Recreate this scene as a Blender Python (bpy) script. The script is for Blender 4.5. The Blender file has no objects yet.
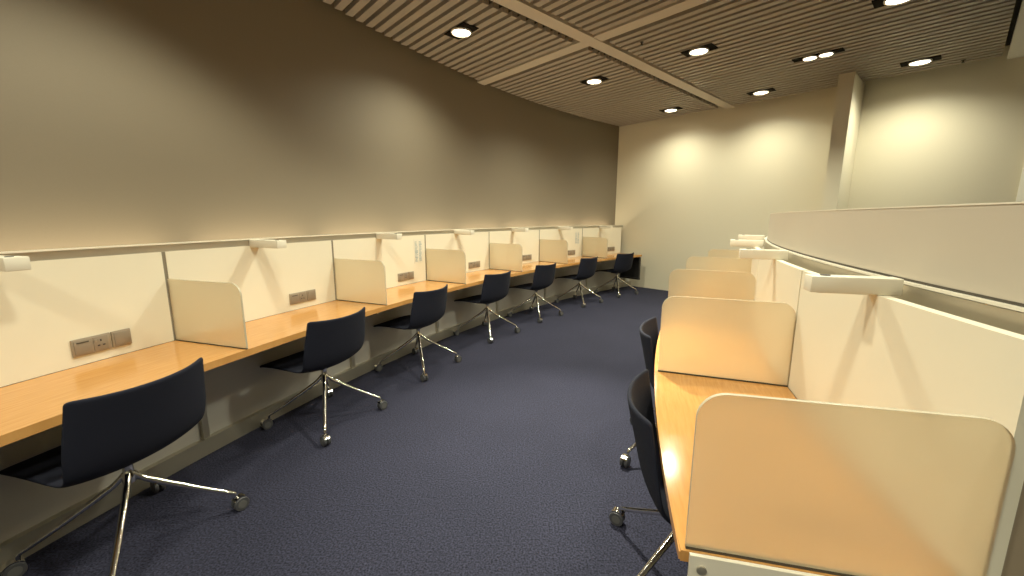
import bpy, bmesh, math, random
from math import sin, cos, pi, radians
from mathutils import Vector, Matrix
random.seed(7)
scene = bpy.context.scene
COL = scene.collection

# ------------------------------------------------------------------ plan of the place
CX, CY = 10.804, -1.63            # centre both desk runs curve about
RL = 13.525                       # face of the left back panels
RW = RL + 0.306                   # left wall
P0, DP = 2.836, -0.099            # left seams
RD, RDF = 10.125, 10.700          # right back panels, right desk front
Q0, DQ = 2.909, -0.108            # right seams
ZC = 3.425                        # underside of the ceiling slats
GA = radians(42.5)
TX, TY = cos(GA), sin(GA)         # along the ceiling rails
NX, NY = -sin(GA), cos(GA)        # along the slats
WA = radians(-46.05)              # far wall direction
WNX, WNY, WD = -sin(WA), cos(WA), 8.121

def pol(r, ph, z=0.0): return Vector((CX + r*cos(ph), CY + r*sin(ph), z))
def grid(n, t, z=0.0): return Vector((NX*n + TX*t, NY*n + TY*t, z))

# ------------------------------------------------------------------ materials
def new_mat(name):
    m = bpy.data.materials.new(name); m.use_nodes = True
    nt = m.node_tree
    return m, nt, nt.nodes['Principled BSDF']

def plain(name, col, rough=0.5, metal=0.0, bump=0.0, bscale=200.0, var=0.0, spec=0.5):
    m, nt, b = new_mat(name)
    b.inputs['Base Color'].default_value = (*col, 1)
    b.inputs['Roughness'].default_value = rough
    b.inputs['Metallic'].default_value = metal
    b.inputs['Specular IOR Level'].default_value = spec
    tc = nt.nodes.new('ShaderNodeTexCoord')
    nz = nt.nodes.new('ShaderNodeTexNoise'); nz.inputs['Scale'].default_value = bscale
    nz.inputs['Detail'].default_value = 4
    nt.links.new(tc.outputs['Object'], nz.inputs['Vector'])
    if var:
        mx = nt.nodes.new('ShaderNodeMix'); mx.data_type = 'RGBA'
        mx.inputs['A'].default_value = (*[c*(1-var) for c in col], 1)
        mx.inputs['B'].default_value = (*[min(1, c*(1+var)) for c in col], 1)
        nt.links.new(nz.outputs['Fac'], mx.inputs['Factor'])
        nt.links.new(mx.outputs['Result'], b.inputs['Base Color'])
    if bump:
        bp = nt.nodes.new('ShaderNodeBump'); bp.inputs['Strength'].default_value = bump
        bp.inputs['Distance'].default_value = 0.002
        nt.links.new(nz.outputs['Fac'], bp.inputs['Height'])
        nt.links.new(bp.outputs['Normal'], b.inputs['Normal'])
    return m

def carpet_mat():
    m, nt, b = new_mat('navy_carpet')
    tc = nt.nodes.new('ShaderNodeTexCoord')
    n1 = nt.nodes.new('ShaderNodeTexNoise'); n1.inputs['Scale'].default_value = 110; n1.inputs['Detail'].default_value = 5
    n2 = nt.nodes.new('ShaderNodeTexNoise'); n2.inputs['Scale'].default_value = 1.6; n2.inputs['Detail'].default_value = 3
    nt.links.new(tc.outputs['Object'], n1.inputs['Vector']); nt.links.new(tc.outputs['Object'], n2.inputs['Vector'])
    r = nt.nodes.new('ShaderNodeValToRGB')
    r.color_ramp.elements[0].position = 0.34; r.color_ramp.elements[0].color = (0.007, 0.0075, 0.014, 1)
    r.color_ramp.elements[1].position = 0.68; r.color_ramp.elements[1].color = (0.036, 0.0375, 0.070, 1)
    nt.links.new(n1.outputs['Fac'], r.inputs['Fac'])
    mx = nt.nodes.new('ShaderNodeMix'); mx.data_type = 'RGBA'; mx.blend_type = 'MULTIPLY'
    mx.inputs['Factor'].default_value = 0.35
    nt.links.new(r.outputs['Color'], mx.inputs['A']); nt.links.new(n2.outputs['Fac'], mx.inputs['B'])
    nt.links.new(mx.outputs['Result'], b.inputs['Base Color'])
    b.inputs['Roughness'].default_value = 0.95
    b.inputs['Specular IOR Level'].default_value = 0.15
    bp = nt.nodes.new('ShaderNodeBump'); bp.inputs['Strength'].default_value = 0.6; bp.inputs['Distance'].default_value = 0.006
    nt.links.new(n1.outputs['Fac'], bp.inputs['Height']); nt.links.new(bp.outputs['Normal'], b.inputs['Normal'])
    return m

def wood_mat(name='pale_beech'):
    m, nt, b = new_mat(name)
    tc = nt.nodes.new('ShaderNodeTexCoord')
    # polar coordinates about the centre of the curve, so the grain runs along the desk
    sp = nt.nodes.new('ShaderNodeSeparateXYZ'); nt.links.new(tc.outputs['Object'], sp.inputs[0])
    ln = nt.nodes.new('ShaderNodeVectorMath'); ln.operation = 'LENGTH'
    fl = nt.nodes.new('ShaderNodeVectorMath'); fl.operation = 'MULTIPLY'; fl.inputs[1].default_value = (1, 1, 0)
    nt.links.new(tc.outputs['Object'], fl.inputs[0]); nt.links.new(fl.outputs[0], ln.inputs[0])
    at = nt.nodes.new('ShaderNodeMath'); at.operation = 'ARCTAN2'
    ng = nt.nodes.new('ShaderNodeMath'); ng.operation = 'MULTIPLY'; ng.inputs[1].default_value = -1
    nt.links.new(sp.outputs[0], ng.inputs[0])
    nt.links.new(sp.outputs[1], at.inputs[0]); nt.links.new(ng.outputs[0], at.inputs[1])
    m1 = nt.nodes.new('ShaderNodeMath'); m1.operation = 'MULTIPLY'; m1.inputs[1].default_value = 70
    m2 = nt.nodes.new('ShaderNodeMath'); m2.operation = 'MULTIPLY'; m2.inputs[1].default_value = 75
    nt.links.new(at.outputs[0], m1.inputs[0]); nt.links.new(ln.outputs['Value'], m2.inputs[0])
    cb = nt.nodes.new('ShaderNodeCombineXYZ')
    nt.links.new(m1.outputs[0], cb.inputs[0]); nt.links.new(m2.outputs[0], cb.inputs[1])
    nz = nt.nodes.new('ShaderNodeTexNoise'); nz.inputs['Scale'].default_value = 1; nz.inputs['Detail'].default_value = 6
    nz.inputs['Roughness'].default_value = 0.6
    nt.links.new(cb.outputs[0], nz.inputs['Vector'])
    r = nt.nodes.new('ShaderNodeValToRGB')
    r.color_ramp.elements[0].position = 0.30; r.color_ramp.elements[0].color = (0.48, 0.218, 0.057, 1)
    r.color_ramp.elements[1].position = 0.72; r.color_ramp.elements[1].color = (0.60, 0.298, 0.089, 1)
    nt.links.new(nz.outputs['Fac'], r.inputs['Fac']); nt.links.new(r.outputs['Color'], b.inputs['Base Color'])
    b.inputs['Roughness'].default_value = 0.13
    b.inputs['Specular IOR Level'].default_value = 0.28
    return m

def frosted_mat():
    m, nt, b = new_mat('frosted_glass')
    nt.nodes.remove(b)
    out = nt.nodes['Material Output']
    gl = nt.nodes.new('ShaderNodeBsdfRefraction'); gl.inputs['Color'].default_value = (0.96, 0.93, 0.84, 1)
    gl.inputs['Roughness'].default_value = 0.52; gl.inputs['IOR'].default_value = 1.16
    tr = nt.nodes.new('ShaderNodeBsdfTranslucent'); tr.inputs['Color'].default_value = (0.85, 0.78, 0.62, 1)
    df = nt.nodes.new('ShaderNodeBsdfDiffuse'); df.inputs['Color'].default_value = (0.72, 0.65, 0.50, 1)
    gs = nt.nodes.new('ShaderNodeBsdfGlossy'); gs.inputs['Roughness'].default_value = 0.35
    tc = nt.nodes.new('ShaderNodeTexCoord')
    nz = nt.nodes.new('ShaderNodeTexNoise'); nz.inputs['Scale'].default_value = 900
    nt.links.new(tc.outputs['Object'], nz.inputs['Vector'])
    bp = nt.nodes.new('ShaderNodeBump'); bp.inputs['Strength'].default_value = 0.08; bp.inputs['Distance'].default_value = 0.001
    nt.links.new(nz.outputs['Fac'], bp.inputs['Height'])
    for n in (gl, gs): nt.links.new(bp.outputs['Normal'], n.inputs['Normal'])
    a = nt.nodes.new('ShaderNodeMixShader'); a.inputs[0].default_value = 0.45
    nt.links.new(tr.outputs[0], a.inputs[1]); nt.links.new(df.outputs[0], a.inputs[2])
    c = nt.nodes.new('ShaderNodeMixShader'); c.inputs[0].default_value = FROST_BODY
    nt.links.new(gl.outputs[0], c.inputs[1]); nt.links.new(a.outputs[0], c.inputs[2])
    d = nt.nodes.new('ShaderNodeMixShader'); d.inputs[0].default_value = 0.04
    nt.links.new(c.outputs[0], d.inputs[1]); nt.links.new(gs.outputs[0], d.inputs[2])
    nt.links.new(d.outputs[0], out.inputs['Surface'])
    return m

def emit_mat(name, col, s):
    m, nt, b = new_mat(name)
    b.inputs['Base Color'].default_value = (0.9, 0.9, 0.85, 1)
    b.inputs['Emission Color'].default_value = (*col, 1)
    b.inputs['Emission Strength'].default_value = s
    return m

FROST_BODY = 0.34
M = dict(
    carpet=carpet_mat(), wood=wood_mat(), frost=frosted_mat(),
    glass_edge=plain('glass_edge', (0.50, 0.45, 0.33), 0.25),
    taupe=plain('taupe_wall_paint', (0.190, 0.157, 0.107), 0.72, bump=0.05, bscale=120, var=0.04),
    cream=plain('cream_wall_paint', (0.74, 0.675, 0.50), 0.8, bump=0.05, bscale=120, var=0.02),
    plaster=plain('white_plaster', (0.72, 0.69, 0.60), 0.85, bump=0.05),
    slat=plain('taupe_slat', (0.310, 0.266, 0.212), 0.55, var=0.08, bscale=30),
    rail_paint=plain('rail_paint', (0.50, 0.44, 0.35), 0.5),
    void=plain('ceiling_void', (0.036, 0.029, 0.021), 0.9),
    panel=plain('ivory_laminate', (0.81, 0.75, 0.585), 0.45, var=0.02, bscale=8),
    knee=plain('grey_knee_panel', (0.47, 0.45, 0.41), 0.5, var=0.05, bscale=6),
    alu=plain('brushed_aluminium', (0.52, 0.48, 0.40), 0.38, 0.9, bump=0.05, bscale=300),
    satin=plain('satin_steel', (0.50, 0.46, 0.37), 0.34, 0.75, bump=0.04, bscale=250),
    brown=plain('brown_board', (0.30, 0.235, 0.155), 0.6, var=.05, bscale=5),
    seam=plain('grey_joint', (0.20, 0.17, 0.12), 0.5),
    gasket=plain('dark_gasket', (0.045, 0.037, 0.025), 0.6),
    white_metal=plain('ivory_metal', (0.80, 0.74, 0.60), 0.4),
    screen=plain('frosted_screen', (0.52, 0.455, 0.36), 0.5, var=0.02, bscale=5),
    plate=plain('grey_socket_plate', (0.33, 0.275, 0.205), 0.4, 0.35),
    plate_dark=plain('grey_plate_inset', (0.27, 0.222, 0.165), 0.45, 0.3),
    matte_black=plain('matte_black', (0.006, 0.005, 0.004), 0.95, spec=0.1),
    black=plain('black_plastic', (0.012, 0.011, 0.012), 0.45),
    fabric=plain('navy_wool_upholstery', (0.008, 0.0095, 0.020), 0.92, bump=0.5, bscale=500, var=0.25, spec=0.25),
    chrome=plain('polished_chrome', (0.80, 0.78, 0.72), 0.10, 1.0),
    wheel=plain('dark_grey_nylon', (0.05, 0.05, 0.055), 0.4),
    hub=plain('grey_wheel_hub', (0.09, 0.088, 0.085), 0.35),
    paper=plain('white_paper', (0.77, 0.72, 0.58), 0.7),
    ink=plain('blue_ink', (0.24, 0.33, 0.36), 0.7),
    lens=emit_mat('lamp_lens', (1.0, 0.90, 0.68), 14.0),
    bezel=plain('white_bezel', (0.75, 0.70, 0.58), 0.35),
    board=plain('black_board', (0.010, 0.009, 0.009), 0.6),
)

# ------------------------------------------------------------------ mesh helpers
def link(name, bm, mat, parent=None, smooth=None, loc=None, rotz=0.0):
    me = bpy.data.meshes.new(name)
    bmesh.ops.recalc_face_normals(bm, faces=bm.faces)
    bm.to_mesh(me); bm.free()
    mats = mat if isinstance(mat, (list, tuple)) else [mat]
    for m in mats: me.materials.append(m)
    o = bpy.data.objects.new(name, me); COL.objects.link(o)
    if smooth is not None:
        for p in me.polygons: p.use_smooth = True
        try: me.set_sharp_from_angle(angle=radians(smooth))
        except Exception: pass
    if parent is not None: o.parent = parent
    if loc is not None: o.location = loc
    o.rotation_euler.z = rotz
    return o

def tag(o, label, cat, group=None):
    o['label'] = label; o['category'] = cat
    if group: o['group'] = group
    return o

def thing(name, label, cat, loc=(0, 0, 0), rotz=0.0, group=None):
    o = bpy.data.objects.new(name, None); COL.objects.link(o)
    o.empty_display_size = 0.1
    o.location = loc; o.rotation_euler.z = rotz
    return tag(o, label, cat, group)

def structure(o): o['kind'] = 'structure'; return o

def copy_tree(root, parent=None):
    c = root.copy(); COL.objects.link(c)
    if parent is not None: c.parent = parent
    for ch in list(root.children): copy_tree(ch, c)
    return c

def add_box(bm, c, s, rot=None, mi=0, bevel=0.0):
    r = bmesh.ops.create_cube(bm, size=1.0)
    mt = Matrix.Translation(Vector(c)) @ (rot.to_4x4() if rot else Matrix.Identity(4)) @ Matrix.Diagonal((*s, 1))
    bmesh.ops.transform(bm, matrix=mt, verts=r['verts'])
    fs = {f for v in r['verts'] for f in v.link_faces}
    for f in fs: f.material_index = mi
    if bevel:
        es = list({e for v in r['verts'] for e in v.link_edges})
        rb = bmesh.ops.bevel(bm, geom=es, offset=bevel, segments=2, profile=0.5, affect='EDGES')
        for f in rb['faces']: f.material_index = mi

def ring(bm, pts): return [bm.verts.new(p) for p in pts]

def loft(bm, rings, close=True, cap=True, mi=0):
    fs = []
    for a, b in zip(rings, rings[1:]):
        n = len(a)
        for i in range(n if close else n-1):
            j = (i+1) % n
            fs.append(bm.faces.new((a[i], a[j], b[j], b[i])))
    if cap:
        fs.append(bm.faces.new(rings[0])); fs.append(bm.faces.new(rings[-1]))
    for f in fs: f.material_index = mi
    return fs

def add_tube(bm, pts, radii, n=12, mi=0):
    pts = [Vector(p) for p in pts]; rs = []
    up = None
    for i, p in enumerate(pts):
        d = (pts[min(i+1, len(pts)-1)] - pts[max(i-1, 0)]).normalized()
        if up is None:
            up = Vector((0, 0, 1)) if abs(d.z) < 0.9 else Vector((1, 0, 0))
        a = d.cross(up).normalized(); b = a.cross(d).normalized(); up = b
        r = radii[i] if isinstance(radii, (list, tuple)) else radii
        rs.append(ring(bm, [p + r*(cos(2*pi*k/n)*a + sin(2*pi*k/n)*b) for k in range(n)]))
    loft(bm, rs, mi=mi)

def add_lathe(bm, prof, n=24, mt=None, mi=0):
    """prof: list of (radius, height) round the local z axis, closed into a solid"""
    mt = mt or Matrix.Identity(4)
    rs = [ring(bm, [mt @ Vector((r*cos(2*pi*k/n), r*sin(2*pi*k/n), h)) for k in range(n)]) for r, h in prof]
    loft(bm, rs, mi=mi)

def add_arc(bm, r0, r1, z0, z1, a0, a1, seg, origin=(0, 0, 0), mi=0):
    """solid curved bar; coordinates about the curve centre, less origin"""
    ox, oy, oz = origin; rs = []
    for k in range(seg+1):
        a = a0 + (a1-a0)*k/seg
        rs.append(ring(bm, [Vector((r*cos(a)-ox, r*sin(a)-oy, z-oz)) for r, z in ((r0, z0), (r1, z0), (r1, z1), (r0, z1))]))
    return loft(bm, rs, mi=mi)

CEN = Vector((CX, CY, 0))
def arc_obj(name, mat, bars, parent=None):
    """world arc(s); the object's origin is the centre of the curve"""
    bm = bmesh.new()
    for b in bars: add_arc(bm, *b)
    return link(name, bm, mat, parent, smooth=30, loc=None if parent else CEN)

def prism(bm, pts, z0, z1, mi=0):
    loft(bm, [ring(bm, [(x, y, z0) for x, y in pts]), ring(bm, [(x, y, z1) for x, y in pts])], mi=mi)

# ================================================================== THE SETTING
AL0, AL1 = 3.02, 2.205            # left run, from behind the camera to the far wall
# floor
bm = bmesh.new(); prism(bm, [(-4.5, -4.2), (11, -4.2), (11, 11), (-4.5, 11)], -0.05, 0.0)
structure(link('floor', bm, M['carpet']))
# curved taupe wall on the left
structure(arc_obj('wall_left', M['taupe'], [(RW, RW+0.12, 0, ZC+0.2, 3.35, 2.17, 90)]))
# far wall with the pier
def wall_pt(s, off=0.0): return Vector((WNX*(WD+off) + cos(WA)*s, WNY*(WD+off) + sin(WA)*s, 0))
bm = bmesh.new()
a, b, c, d = wall_pt(-5.9), wall_pt(8.2), wall_pt(8.2, .12), wall_pt(-5.9, .12)
prism(bm, [(p.x, p.y) for p in (a, b, c, d)], 0, ZC+0.2)
structure(link('wall_far', bm, M['cream']))
bm = bmesh.new()
prism(bm, [tuple(grid(n, t).xy) for n, t in ((1.21, 7.30), (1.385, 7.30), (1.385, 8.20), (1.21, 8.20))], 0, ZC+0.1)
structure(link('wall_pier', bm, M['cream']))
# pale door lining at the right end of the far wall
bm = bmesh.new()
p, q = wall_pt(JAMB_A := 0.63, -0.04), wall_pt(JAMB_A + 0.06, -0.10)
prism(bm, [tuple(p.xy), tuple(q.xy), tuple(wall_pt(JAMB_A+0.06, .01).xy), tuple(wall_pt(JAMB_A, .01).xy)], 0, ZC)
structure(link('trim_2', bm, M['plaster']))
# rear and right walls close the room behind the camera
bm = bmesh.new(); add_box(bm, (3.2, -4.26, 1.8), (15.5, .12, 3.7)); structure(link('wall_back', bm, M['cream']))
bm = bmesh.new(); add_box(bm, (10.9, 1.0, 1.8), (.12, 10.5, 3.7)); structure(link('wall_right', bm, M['cream']))

# ceiling: dark void board above, slats hung below it in two fields, rails between
bm = bmesh.new(); prism(bm, [(-4.5, -4.2), (11, -4.2), (11, 11), (-4.5, 11)], ZC+0.16, ZC+0.22)
ceil = structure(link('ceiling', bm, M['void']))

def slat_run(t, n0, n1):
    """trim a slat at position t to the curved wall and the far wall"""
    # wall circle: |grid(n,t)-C| < RW-0.02
    base = Vector((TX*t - CX, TY*t - CY)); dn = Vector((NX, NY)); r = RW - 0.075
    bq = base.dot(dn); cq = base.dot(base) - r*r
    disc = bq*bq - cq
    if disc <= 0: return None
    hi = -bq + math.sqrt(disc)
    n1 = min(n1, hi)
    # keep clear of the far wall (nearly parallel to the slats)
    for _ in range(400):
        g1 = grid(n1, t)
        if g1.x*WNX + g1.y*WNY < WD - 0.04: break
        n1 -= 0.05
    return (n0, n1) if n1 - n0 > 0.08 else None

RAIL_N = [(2.94, 3.10)]
CROSS_T = (3.87, 4.03)
def slat_field(name, n0, n1, t0, t1):
    bm = bmesh.new(); t = t0
    while t < t1:
        if not (CROSS_T[0]-0.045 < t < CROSS_T[1]+0.13):
            run = slat_run(t, n0, n1)
            if run:
                a, b = run
                pts = [grid(a, t-SW/2), grid(b, t-SW/2), grid(b, t+SW/2), grid(a, t+SW/2)]
                prism(bm, [(p.x, p.y) for p in pts], ZC, ZC+0.045)
        t += 0.12
    return link(name, bm, M['slat'], ceil)
SW = 0.072
slat_field('slat_field', 3.20, 9.0, -4.0, 8.1)
slat_field('slat_field', -0.076, 2.91, -4.0, 7.93)
# soffit of white plaster beyond the black slot on the right
bm = bmesh.new()
prism(bm, [tuple(grid(n, t).xy) for n, t in ((-0.12, -5.2), (-0.12, 8.3), (-7.5, 8.3), (-7.5, -5.2))], ZC-0.002, ZC+0.1)
link('soffit', bm, M['plaster'], ceil)
bm = bmesh.new()
prism(bm, [tuple(grid(n, t).xy) for n, t in ((2.94, -4.5), (3.10, -4.5), (3.10, 8.0), (2.94, 8.0))], ZC-0.012, ZC+0.06)
structure(link('trim_3', bm, M['rail_paint']))
bm = bmesh.new()
def cross_end(t):
    base = Vector((TX*t - CX, TY*t - CY)); dn = Vector((NX, NY)); bq = base.dot(dn)
    return -bq + math.sqrt(bq*bq - base.dot(base) + (RW-.02)**2)
t0, t1 = CROSS_T
prism(bm, [tuple(p.xy) for p in (grid(-.07, t0), grid(cross_end(t0), t0), grid(cross_end(t1), t1), grid(-.07, t1))], ZC-0.008, ZC+0.05)
structure(link('trim_4', bm, M['rail_paint']))

# knee wall and metal skirting under the left counter, cove ledge behind the rail
structure(arc_obj('wall_knee_left', M['knee'], [(RL-.13, RL-.05, 0, .66, AL0, AL1, 60)]))
structure(arc_obj('baseboard_left', M['satin'], [(RL-.165, RL-.128, 0, .105, AL0, AL1, 60)]))
structure(arc_obj('trim_1', M['taupe'], [(RL+.035, RW+.01, 1.17, 1.20, AL0, 2.244, 60)]))
AR1 = Q0 + 5*DQ
structure(arc_obj('baseboard_right', M['satin'], [(10.091, 10.12, 0, .105, Q0-.006, AR1, 50)]))

# ================================================================== LEFT RUN
ORD = ['nearest', 'second', 'third', 'fourth', 'fifth', 'sixth', 'seventh']
# continuous worktop
root = thing('desk_counter', 'long curved beech worktop along the taupe left wall', 'desk', CEN)
DF = RL - .586
bm = bmesh.new(); add_arc(bm, DF, RL-.002, .700, .74, AL0, 2.2465, 90)
es = [e for e in bm.edges if all(abs(math.hypot(v.co.x, v.co.y)-DF) < 1e-3 for v in e.verts) and abs(e.verts[0].co.z-e.verts[1].co.z) < 1e-4]
bmesh.ops.bevel(bm, geom=es, offset=.004, segments=2, affect='EDGES')
link('worktop', bm, M['wood'], root, smooth=30)
for k in range(7):
    ph = P0 + DP*k
    bm = bmesh.new(); add_arc(bm, RL-.158, RL-.1305, .106, .70, ph-.0014, ph+.0014, 1)
    link('support_post', bm, M['satin'], root)
    bm = bmesh.new()
    add_arc(bm, DF+.10, RL-.14, .655, .694, ph-.0012, ph+.0012, 1)
    link('support_bracket', bm, M['satin'], root)

# aluminium rail along the top of the panels
root = thing('top_rail', 'aluminium rail running along the top of the left desk panels', 'rail', CEN)
arc_obj('channel', M['alu'], [(RL+.006, RL+.030, 1.288, 1.334, AL0, 2.2385, 90)], root)
arc_obj('lip', M['white_metal'], [(RL-.004, RL+.034, 1.334, 1.341, AL0, 2.2385, 90)], root)

BAYL = ['nearest', 'second', 'third', 'fourth', 'fifth', 'sixth', 'farthest']
# ---- back panels
def make_left_panel():
    ph = P0 - DP/2
    bm = bmesh.new(); h = abs(DP)/2 - .0016/2
    add_arc(bm, RL, RL+.028, .742, 1.290, -h, h, 10, origin=(RL, 0, 0))
    return link('back_panel', bm, M['panel'], smooth=30)
PL = ['ivory desk back panel at the front left, its left edge cut by the photo',
      'ivory desk back panel behind the second chair of the left row',
      'ivory desk back panel with a blue printed notice near the third left chair',
      'ivory desk back panel behind the fourth chair of the left row',
      'ivory desk back panel behind the fifth chair of the left row',
      'ivory desk back panel with the farther blue notice, behind the sixth left chair',
      'ivory desk back panel touching the cream far wall']
panel0 = make_left_panel()
for k in range(7):
    o = panel0 if k == 0 else panel0.copy()
    if k: COL.objects.link(o)
    ph = P0 + DP*(k-.5)
    o.location = pol(RL, ph); o.rotation_euler.z = ph
    tag(o, PL[k], 'panel', 'left desk back panels')
# seam profiles between panels
arc_name = 'seam_strip'
for k in range(6):
    ph = P0 + DP*k
    bm = bmesh.new(); add_arc(bm, RL+.004, RL+.03, .742, 1.29, -.0012, .0012, 1, origin=(RL, 0, 0))
    o = link('seam_strip', bm, M['seam'], loc=pol(RL, ph), rotz=ph)
    tag(o, ['dark vertical joint strip beside the nearest left glass divider', 'dark vertical joint strip beside the second left glass divider',
            'dark vertical joint strip beside the third left glass divider', 'dark vertical joint strip beside the fourth left glass divider',
            'dark vertical joint strip beside the fifth left glass divider', 'dark vertical joint strip beside the farthest left glass divider'][k],
        'strip', 'joint strips of the left panels')

# ---- frosted dividers
def divider_outline(x0, x1, z0, z1, ra, rb, n=8):
    """outline in (x,z); ra rounds the x0 top corner, rb the x1 top corner"""
    pts = [(x0, z0), (x1, z0)]
    if rb: pts += [(x1-rb+rb*cos(a), z1-rb+rb*sin(a)) for a in [pi/2*k/n for k in range(n+1)]]
    else: pts.append((x1, z1))
    if ra: pts += [(x0+ra-ra*sin(a), z1-ra+ra*cos(a)) for a in [pi/2*k/n for k in range(n+1)]]
    else: pts.append((x0, z1))
    return pts
def make_divider(x0, x1, ra, rb, name):
    root = thing('desk_divider', '', 'divider')
    pts = divider_outline(x0, x1, .748, 1.128, ra, rb)
    bm = bmesh.new(); t = .005
    A = ring(bm, [(x, -t, z) for x, z in pts]); B = ring(bm, [(x, t, z) for x, z in pts])
    bm.faces.new(A); bm.faces.new(B)
    for i in range(len(A)):
        j = (i+1) % len(A); f = bm.faces.new((A[i], A[j], B[j], B[i])); f.material_index = 1
    link('glass_pane', bm, [M['frost'], M['glass_edge']], root)
    bm = bmesh.new(); add_box(bm, ((x0+x1)/2, 0, .7445), (x1-x0, .011, .007))
    link('base_strip', bm, M['gasket'], root)
    return root
dl = make_divider(-.585, -.010, .07, 0, 'L')
DLl = ['frosted glass divider right of the nearest left socket, first in the left row',
       'frosted glass divider between the second and third left chairs, second in the left row',
       'frosted glass divider just past the nearer blue notice on the left',
       'frosted glass divider between the fourth and fifth left chairs',
       'frosted glass divider between the fifth and sixth left chairs',
       'frosted glass divider nearest the far wall on the left counter']
for k in range(6):
    o = dl if k == 0 else copy_tree(dl)
    ph = P0 + DP*k
    o.location = pol(RL, ph); o.rotation_euler.z = ph
    tag(o, DLl[k], 'divider', 'frosted dividers on the left counter')

# ---- reading lamp arms (local x radial, pointing away from the panel along -x)
def make_arm(x_root, x_tip, zt=1.334, zb=1.278, wd=.054):
    root = thing('reading_lamp', '', 'lamp')
    bm = bmesh.new(); L = x_tip - x_root
    add_box(bm, ((x_root+x_tip)/2, 0, (zt+zb)/2), (abs(L), wd, zt-zb), bevel=.0035)
    link('lamp_arm', bm, M['white_metal'], root, smooth=40)
    bm = bmesh.new(); s = 1 if L > 0 else -1
    add_lathe(bm, [(.013, 0), (.013, .004)], 16, Matrix.Translation((x_tip - s*.045, 0, zt-.0015)))
    link('switch', bm, M['black'], root)
    bm = bmesh.new(); add_box(bm, ((x_root+x_tip)/2 + s*.03, 0, zb+.002), (abs(L)*.55, .036, .008))
    link('light_strip', bm, M['bezel'], root)
    return root
armL = make_arm(.004, -.272, wd=.078)
AL = ['ivory reading lamp arm at the left edge of the photo above the nearest left desk',
      'ivory reading lamp arm above the second desk of the left row',
      'ivory reading lamp arm above the third desk of the left row',
      'ivory reading lamp arm above the fourth desk of the left row',
      'ivory reading lamp arm above the fifth desk of the left row',
      'ivory reading lamp arm above the sixth desk of the left row',
      'ivory reading lamp arm above the last left desk by the far wall']
for k in range(7):
    o = armL if k == 0 else copy_tree(armL)
    ph = P0 + DP*k + .0545
    o.location = pol(RL, ph); o.rotation_euler.z = ph
    tag(o, AL[k], 'lamp', 'reading lamps of the left row')

# ---- sockets (local x radial outward = into the panel, so the face is at -x; y towards the camera end)
def make_power():
    root = thing('power_socket', '', 'socket')
    bm = bmesh.new(); add_box(bm, (-.0055, 0, .836), (.011, .164, .090), bevel=.003)
    link('plate', bm, M['plate'], root, smooth=40)
    bm = bmesh.new(); add_box(bm, (-.0125, .039, .836), (.004, .070, .074), bevel=.0015)
    link('cover', bm, M['plate_dark'], root, smooth=40)
    bm = bmesh.new(); add_box(bm, (-.0150, .039, .861), (.002, .050, .006))
    link('slot', bm, M['gasket'], root)
    bm = bmesh.new(); add_box(bm, (-.0120, -.036, .836), (.004, .062, .074), bevel=.0015)
    link('outlet_face', bm, M['plate_dark'], root, smooth=40)
    bm = bmesh.new()
    add_box(bm, (-.0142, -.036, .852), (.002, .006, .011))
    add_box(bm, (-.0142, -.047, .826), (.002, .010, .006)); add_box(bm, (-.0142, -.025, .826), (.002, .010, .006))
    link('pin_holes', bm, M['black'], root)
    bm = bmesh.new(); add_box(bm, (-.0145, -.014, .853), (.004, .010, .016), bevel=.001)
    link('rocker_switch', bm, M['plate'], root)
    return root
def make_data():
    root = thing('network_socket', '', 'socket')
    bm = bmesh.new(); add_box(bm, (-.0055, 0, .836), (.011, .088, .090), bevel=.003)
    link('plate', bm, M['plate'], root, smooth=40)
    bm = bmesh.new(); add_box(bm, (-.0125, 0, .836), (.004, .070, .072), bevel=.0015)
    link('cover', bm, M['plate_dark'], root, smooth=40)
    return root
ps, ds = make_power(), make_data()
SW_ = ['at the front left desk', 'on the second left panel', 'beside the nearer blue notice', 'on the fourth left panel',
       'on the fifth left panel', 'beside the farther blue notice', 'on the left panel touching the far wall']
for k in range(7):
    a = ps if k == 0 else copy_tree(ps)
    b = ds if k == 0 else copy_tree(ds)
    ph = P0 + DP*k
    for o, off in ((a, .0300), (b, .0203)):
        o.location = pol(RL, ph+off); o.rotation_euler.z = ph+off
    tag(a, 'wide grey double power plate ' + SW_[k], 'socket', 'power sockets of the left row')
    tag(b, 'square grey socket right of the power plate ' + SW_[k], 'socket', 'square socket plates of the left row')

# ---- printed notices on two of the panels
def notice(ph, z0, z1, label):
    w = .15
    root = thing('notice', label, 'notice', pol(RL, ph), ph, 'notices on the left panels')
    bm = bmesh.new(); add_box(bm, (-.0015, 0, (z0+z1)/2), (.002, w, z1-z0)); link('sheet', bm, M['paper'], root)
    bm = bmesh.new(); rnd = random.Random(3)
    z = z1 - .03
    while z > z0 + .02:
        for y0, y1 in ((-.06, -.01), (.008, .06)):
            ln = (y1-y0)*rnd.uniform(.55, 1.0); hgt = rnd.choice((.006, .009, .006))
            add_box(bm, (-.0030, y1-ln/2, z), (.001, ln, hgt))
        z -= .015
    link('printing', bm, M['ink'], root)
notice(P0+2*DP+.0095, .965, 1.245, 'white sheet with blue printing on the third left panel, nearer of the two')
notice(P0+5*DP+.0125, .985, 1.235, 'white sheet with blue printing on the sixth left panel, farther of the two')

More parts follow.
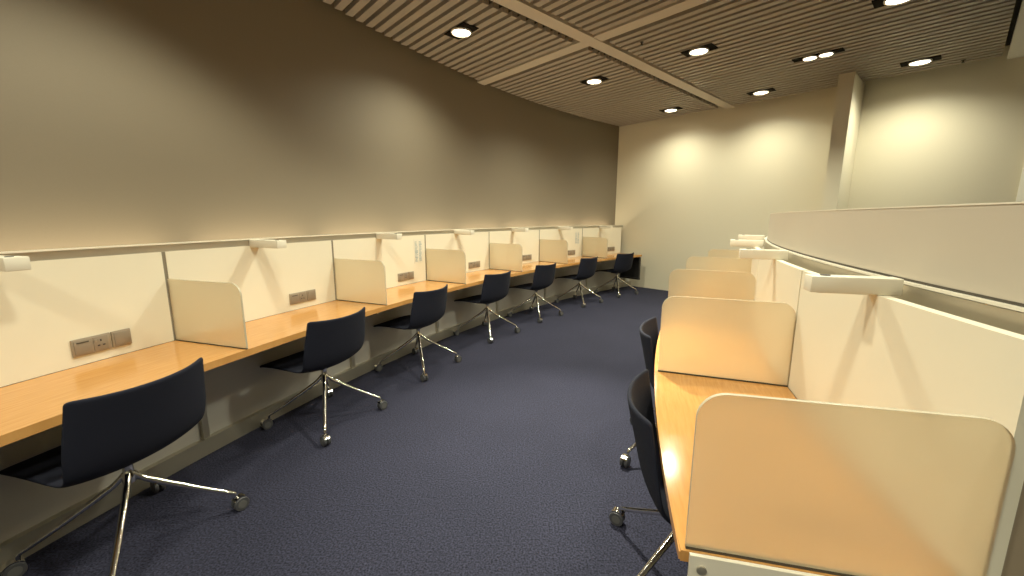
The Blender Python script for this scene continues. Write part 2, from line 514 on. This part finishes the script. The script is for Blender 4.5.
# ---- black board under the far end of the counter
root = thing('end_board', 'black framed board under the counter end at the far wall', 'board', pol(RL-.345, 2.2515), 2.2515)
bm = bmesh.new()
add_box(bm, (-.02, -.012, .455), (.42, .02, .44))
add_box(bm, (-.235, .005, .455), (.03, .05, .44)); add_box(bm, (.195, .005, .455), (.03, .05, .44))
link('back_board', bm, M['board'], root)
bm = bmesh.new(); add_box(bm, (-.02, .005, .675), (.46, .05, .03)); link('top_board', bm, M['board'], root)
bm = bmesh.new(); add_box(bm, (-.022, .008, .235), (.464, .06, .035)); link('bottom_board', bm, M['board'], root)

# ================================================================== RIGHT RUN
root = thing('desk_counter', 'curved beech worktop of the right-hand desk run with its end in the foreground', 'desk', CEN)
bm = bmesh.new(); add_arc(bm, RD+.002, RDF, .712, .74, Q0+.0010, AR1, 70)
es = [e for e in bm.edges if all(abs(math.hypot(v.co.x, v.co.y)-RDF) < 1e-3 for v in e.verts) and abs(e.verts[0].co.z-e.verts[1].co.z) < 1e-4]
bmesh.ops.bevel(bm, geom=es, offset=.004, segments=2, affect='EDGES')
link('worktop', bm, M['wood'], root, smooth=30)
arc_obj('end_support', M['white_metal'], [(RD+.002, RDF-.022, .45, .7405, Q0+.0012, Q0+.0021, 1)], root)
bm = bmesh.new()
v = pol(RDF-.048, Q0+.0022) - CEN
rot = Matrix.Rotation(Q0, 4, 'Z') @ Matrix.Rotation(-pi/2, 4, 'X')
add_lathe(bm, [(.011, -.002), (.011, .003), (.008, .004)], 16, Matrix.Translation((v.x, v.y, .708)) @ rot)
link('screw', bm, M['satin'], root, smooth=40)
for j in range(1, 5):
    ph = Q0 + DQ*j
    bm = bmesh.new(); add_arc(bm, RD-.03, RDF-.10, .672, .711, ph-.0015, ph+.0015, 1)
    link('support_bracket', bm, M['satin'], root)

def make_right_panel(extra=0.0):
    bm = bmesh.new(); h = abs(DQ)/2 - .0008
    add_arc(bm, RD-.03, RD, .742, 1.276, -h, h+extra, 10, origin=(RD, 0, 0))
    return link('back_panel', bm, M['panel'], smooth=30)
RPL = ['ivory desk back panel in the right foreground above the large frosted divider',
       'ivory desk back panel of the second right desk, under the second lamp arm',
       'ivory desk back panel of the third right desk',
       'ivory desk back panel of the fourth right desk, mostly hidden',
       'ivory desk back panel of the farthest right desk, mostly hidden']
p0 = make_right_panel(0.0); p1 = make_right_panel()
for j in range(5):
    o = p0 if j == 0 else p1 if j == 1 else p1.copy()
    if j > 1: COL.objects.link(o)
    ph = Q0 + DQ*(j+.5)
    o.location = pol(RD, ph); o.rotation_euler.z = ph
    tag(o, RPL[j], 'panel', 'right desk back panels')
for j in range(1, 4):
    ph = Q0 + DQ*j
    bm = bmesh.new(); add_arc(bm, RD-.03, RD-.004, .742, 1.276, -.0012, .0012, 1, origin=(RD, 0, 0))
    o = link('seam_strip', bm, M['satin'], loc=pol(RD, ph), rotz=ph)
    tag(o, ['joint strip behind the second right divider', 'joint strip behind the third right divider',
            'joint strip behind the fourth right divider'][j-1], 'strip', 'joint strips of the right panels')

root = thing('top_rail', 'aluminium rail along the right desk panels below the tall screen', 'rail', CEN)
arc_obj('channel', M['alu'], [(10.036, 10.044, 1.20, 1.306, Q0-.001, AR1, 60), (10.044, RD-.0305, 1.20, 1.206, Q0-.001, AR1, 60)], root)
arc_obj('lip', M['white_metal'], [(10.000, 10.046, 1.308, 1.315, Q0-.001, AR1, 60)], root)

# tall curved screen on the rail
root = thing('privacy_screen', 'tall curved beige frosted screen standing above the right desk run', 'screen', CEN)
arc_obj('screen_panel', M['screen'], [(10.014, 10.028, 1.322, 1.532, Q0-.001, AR1, 70)], root)
arc_obj('top_trim', M['white_metal'], [(10.012, 10.030, 1.532, 1.536, Q0-.001, AR1, 70)], root)
arc_obj('bottom_gasket', M['gasket'], [(10.016, 10.030, 1.315, 1.322, Q0-.001, AR1, 70)], root)
# lower back board of the run, seen past the end in the corner of the photo
structure(arc_obj('wall_screen_base', M['brown'], [(10.000, 10.090, 0, 1.195, Q0-.004, AR1, 60), (10.000, 10.030, 1.195, 1.305, Q0-.004, AR1, 60)]))

dr = make_divider(.004, .560, .06, .06, 'R')
DRl = ['large frosted glass divider in the right foreground at the desk end',
       'frosted glass divider second from the camera on the right desk run',
       'frosted glass divider third from the camera on the right desk run',
       'frosted glass divider fourth from the camera on the right desk run',
       'farthest frosted glass divider of the right desk run']
for j in range(5):
    o = dr if j == 0 else copy_tree(dr)
    ph = Q0 + DQ*j
    o.location = pol(RD, ph); o.rotation_euler.z = ph
    tag(o, DRl[j], 'divider', 'frosted dividers on the right counter')

armR = make_arm(-.058, .172, 1.327, 1.277)
ARl = ['large ivory reading lamp arm nearest the camera on the right run',
       'ivory reading lamp arm second from the camera on the right run',
       'ivory reading lamp arm third from the camera on the right run',
       'farthest ivory reading lamp arm of the right run']
for j in range(4):
    o = armR if j == 0 else copy_tree(armR)
    ph = Q0 + DQ*(j+1) + .0575
    o.location = pol(RD, ph); o.rotation_euler.z = ph
    tag(o, ARl[j], 'lamp', 'reading lamps of the right row')

# ================================================================== CHAIRS (local +y is the way the sitter faces)
def shell_bm():
    prof = [(.395, .420), (.372, .432), (.305, .442), (.198, .446), (.090, .442), (.010, .437), (-.055, .434), (-.112, .441),
            (-.154, .466), (-.182, .508), (-.201, .564), (-.216, .626), (-.230, .690), (-.244, .750), (-.255, .798), (-.260, .820)]
    hw = [.205, .232, .248, .256, .261, .265, .268, .271, .275, .279, .281, .279, .274, .269, .265, .264]
    fwd = [0, 0, 0, 0, 0, 0, .004, .015, .034, .050, .060, .066, .070, .074, .077, .078]     # edges brought forward on the back
    upz = [-.004, .0, .008, .016, .022, .028, .034, .038, .036, .028, .018, .010, .006, .006, .009, .012]   # edges lifted on the seat
    bm = bmesh.new(); NU = 12; rows = []
    for (y, z), w, fo, uz in zip(prof, hw, fwd, upz):
        row = []
        for k in range(NU+1):
            u = -1 + 2*k/NU; e = abs(u)**2.2
            row.append(bm.verts.new((w*u, y + fo*e, z + uz*e)))
        rows.append(row)
    for a, b in zip(rows, rows[1:]):
        for k in range(NU): bm.faces.new((a[k], a[k+1], b[k+1], b[k]))
    return bm

def make_chair():
    root = thing('swivel_chair', '', 'chair')
    sh = link('seat_shell', shell_bm(), M['fabric'], root, smooth=180)
    so = sh.modifiers.new('Solidify', 'SOLIDIFY'); so.thickness = .018; so.offset = 0
    ss = sh.modifiers.new('Subsurf', 'SUBSURF'); ss.levels = 1; ss.render_levels = 2
    bm = bmesh.new(); add_box(bm, (0, .02, .419), (.15, .16, .012), bevel=.005)
    link('seat_plate', bm, M['black'], root, smooth=40)
    bm = bmesh.new()
    add_lathe(bm, [(.020, .300), (.026, .305), (.026, .34), (.020, .35), (.020, .390), (.034, .398), (.034, .413)], 20)
    link('column', bm, M['chrome'], root, smooth=40)
    for q in range(4):
        a = pi/4 + q*pi/2
        d = Vector((cos(a), sin(a), 0))
        bm = bmesh.new()
        P = [d*.012 + Vector((0, 0, .345)), d*.030 + Vector((0, 0, .325)), d*.055 + Vector((0, 0, .300)), d*.12 + Vector((0, 0, .255)), d*.25 + Vector((0, 0, .172)),
             d*.345 + Vector((0, 0, .116)), d*.370 + Vector((0, 0, .103)), d*.380 + Vector((0, 0, .092)), d*.382 + Vector((0, 0, .070))]
        add_tube(bm, P, [.013, .013, .0135, .0135, .012, .0105, .010, .010, .009], 12)
        leg = link('leg', bm, M['chrome'], root, smooth=60)
        c = d*.398; ax = Vector((-sin(a+.5), cos(a+.5), 0))
        rot = Vector((0, 0, 1)).rotation_difference(ax).to_matrix().to_4x4()
        bm = bmesh.new()
        for s in (-1, 1):
            mt = Matrix.Translation(c + Vector((0, 0, .0350)) + ax*s*.014) @ rot
            add_lathe(bm, [(.024, -.009), (.033, -.009), (.035, -.006), (.035, .006), (.033, .009), (.024, .009)], 20, mt)
            add_lathe(bm, [(.021, -.0105), (.021, .0105)], 16, mt, mi=1)
        link('caster_wheel', bm, [M['wheel'], M['hub']], leg, smooth=40)
        bm = bmesh.new()
        # hood: a band bent over the wheels
        back = ax.cross(Vector((0, 0, 1)))
        rs = []
        for k in range(11):
            t = radians(35 + 105*k/10)
            dirv = back*cos(t) + Vector((0, 0, 1))*sin(t)
            cc = c + Vector((0, 0, .0350))
            rs.append(ring(bm, [cc + dirv*r + ax*w for r, w in ((.037, -.018), (.041, -.018), (.041, .018), (.037, .018))]))
        loft(bm, rs)
        link('caster_hood', bm, M['chrome'], leg, smooth=40)
    return root
chair0 = make_chair()
LCH = [(12.985, 2.8835, 166), (12.995, 2.7890, 157.5), (13.0, 2.6985, 154), (13.01, 2.5965, 144),
       (12.985, 2.5050, 141), (12.985, 2.4035, 136.5), (12.985, 2.3075, 128)]
LCL = ['navy upholstered swivel chair in the left foreground, largest in the photo',
       'navy upholstered swivel chair second from the camera at the left counter',
       'navy upholstered swivel chair third from the camera at the left counter',
       'navy upholstered swivel chair fourth from the camera at the left counter',
       'navy upholstered swivel chair fifth from the camera at the left counter',
       'navy upholstered swivel chair next to last at the left counter',
       'navy upholstered swivel chair at the far end of the left counter by the cream wall']
for k, (r, ph, face) in enumerate(LCH):
    o = chair0 if k == 0 else copy_tree(chair0)
    o.location = pol(r, ph); o.rotation_euler.z = radians(face-90)
    tag(o, LCL[k], 'chair', 'chairs at the left counter')
for j, (r, ph) in enumerate(((10.548, 2.846), (10.548, 2.748))):
    o = copy_tree(chair0)
    o.location = pol(r, ph); o.rotation_euler.z = ph + pi/2
    tag(o, ['navy swivel chair pushed under the near end of the right desk run', 'navy swivel chair pushed under the second right desk, farther of two'][j],
        'chair', 'chairs at the right counter')

# ================================================================== CEILING LIGHTS
LIGHT_COL = (1.0, 0.96, 0.72)
def spot(p, watts, size=126, blend=.45, aim=None, rad=.05):
    l = bpy.data.lights.new('downlight_lamp', 'SPOT'); l.energy = watts; l.color = LIGHT_COL
    l.spot_size = radians(size); l.spot_blend = blend; l.shadow_soft_size = rad
    o = bpy.data.objects.new('downlight_lamp', l); COL.objects.link(o); o.location = p
    if aim is not None:
        o.rotation_euler = (Vector(aim) - Vector(p)).to_track_quat('-Z', 'Y').to_euler()
    return o
def make_downlight(offs, ln, rad, label, loc, group):
    root = thing('downlight', label, 'ceiling light', loc, GA, group)       # local x along rails, y along slats
    bm = bmesh.new(); add_box(bm, (0, 0, -.004), (rad*2-.03, ln, .010))
    link('mounting_plate', bm, M['matte_black'], root)
    for y in offs:
        bm = bmesh.new()
        add_lathe(bm, [(rad*.86, -.012), (rad*.86, -.022), (rad*.92, -.026), (rad, -.020), (rad, -.008), (rad*.8, -.0085)], 28, Matrix.Translation((0, y, 0)))
        link('bezel', bm, M['bezel'], root, smooth=40)
        bm = bmesh.new(); add_lathe(bm, [(rad*.86, -.0095), (rad*.86, -.016), (rad*.5, -.018)], 28, Matrix.Translation((0, y, 0)))
        link('lens', bm, M['lens'], root)
    return root
KW = 1.0
def pool(n, t, watts, size=60, aim=None):
    spot(grid(n, t, ZC-.05), watts, size=size, blend=1.0, aim=aim, rad=.06)
DLS = [(3.80, 2.75, 'downlight nearest the camera, above the left desks beside the curved wall', 185),
       (3.79, 5.05, 'downlight in the middle of the left slatted field', 240),
       (3.80, 7.36, 'downlight by the far wall in the left corner', 125),
       (2.32, 5.07, 'downlight in the middle of the photo right of the long ceiling rail', 240),
       (2.35, 7.37, 'downlight by the far wall just right of the long rail end', 125),
       (0.60, 7.42, 'downlight by the far wall right of the white pier', 140),
       (0.62, 5.20, 'downlight at the top edge of the photo, right of the middle', 170)]
for n, t, lab, w in DLS:
    g = grid(n, t, ZC)
    make_downlight((0,),   .36, .108, lab, g, 'round ceiling downlights')
    spot(g - Vector((0, 0, .05)), w*KW, size=152 if t > 7 else 146, blend=1.0, rad=.09)
g = grid(1.42, 6.26, ZC)
make_downlight((-.085, .075), .50, .075, 'twin downlight with two lit lamps on one black plate', g, None)
for y in (-.085, .075): spot(grid(1.42+y, 6.26, ZC-.05), 55*KW, size=104, blend=1.0, rad=.05)
# unseen lamps carrying on the grid; those behind the camera added to light near ends
for n, t, w in [(2.33, 2.75, 210), (2.33, .44, 170), (0.62, 2.9, 190), (0.62, .55, 150), (-1.5, 2.9, 120), (-1.5, 5.2, 120), (-3.5, 4.5, 120), (0.62, -1.75, 170), (-1.05, -1.75, 150), (-2.6, .55, 120)]:
    spot(grid(n, t, ZC-.05), w*KW, rad=.12)

pool(2.33, 2.75, 950, 52, (.28, 2.55, 0)); pool(2.32, 5.07, 90); pool(.62, 2.9, 40)

# sprinkler heads
for n, t, lab in [(2.66, 4.39, 'small dark sprinkler head beside the rail crossing'), (.24, 7.76, 'small dark sprinkler head at the right end of the ceiling')]:
    g = grid(n, t, ZC)
    bm = bmesh.new(); add_lathe(bm, [(.022, .02), (.022, -.004), (.010, -.008), (.010, -.028), (.018, -.030), (.018, -.034)], 14)
    tag(link('sprinkler_head', bm, M['black'], loc=g, smooth=40), lab, 'sprinkler', 'ceiling sprinkler heads')

# warm light in the cove behind the left rail
for k in range(9):
    ph = P0 + .10 - .0815*k
    l = bpy.data.lights.new('cove_lamp', 'AREA'); l.shape = 'RECTANGLE'; l.size = .08; l.size_y = .95
    l.energy = 3.6; l.color = (1.0, 0.80, 0.50)
    o = bpy.data.objects.new('cove_lamp', l); COL.objects.link(o)
    o.location = pol(RL+.19, ph, 1.225); o.rotation_euler = (pi, 0, ph)

# ================================================================== WORLD, CAMERA
w = bpy.data.worlds.new('World'); scene.world = w; w.use_nodes = True
w.node_tree.nodes['Background'].inputs[0].default_value = (1.0, .86, .62, 1)
w.node_tree.nodes['Background'].inputs[1].default_value = 0.12
cam = bpy.data.cameras.new('Camera'); cam.sensor_width = 36; cam.lens = 36*406.253/1024; cam.clip_start = .02
co = bpy.data.objects.new('Camera', cam); COL.objects.link(co); scene.camera = co
co.matrix_world = Matrix.Translation((0, 0, 1.5)) @ Matrix.Rotation(radians(90-9.87), 4, 'X') @ Matrix.Rotation(radians(.138), 4, 'Z')
scene.view_settings.view_transform = 'Standard'
scene.view_settings.look = 'None'
scene.view_settings.exposure = 0.06
scene.view_settings.gamma = 1.12
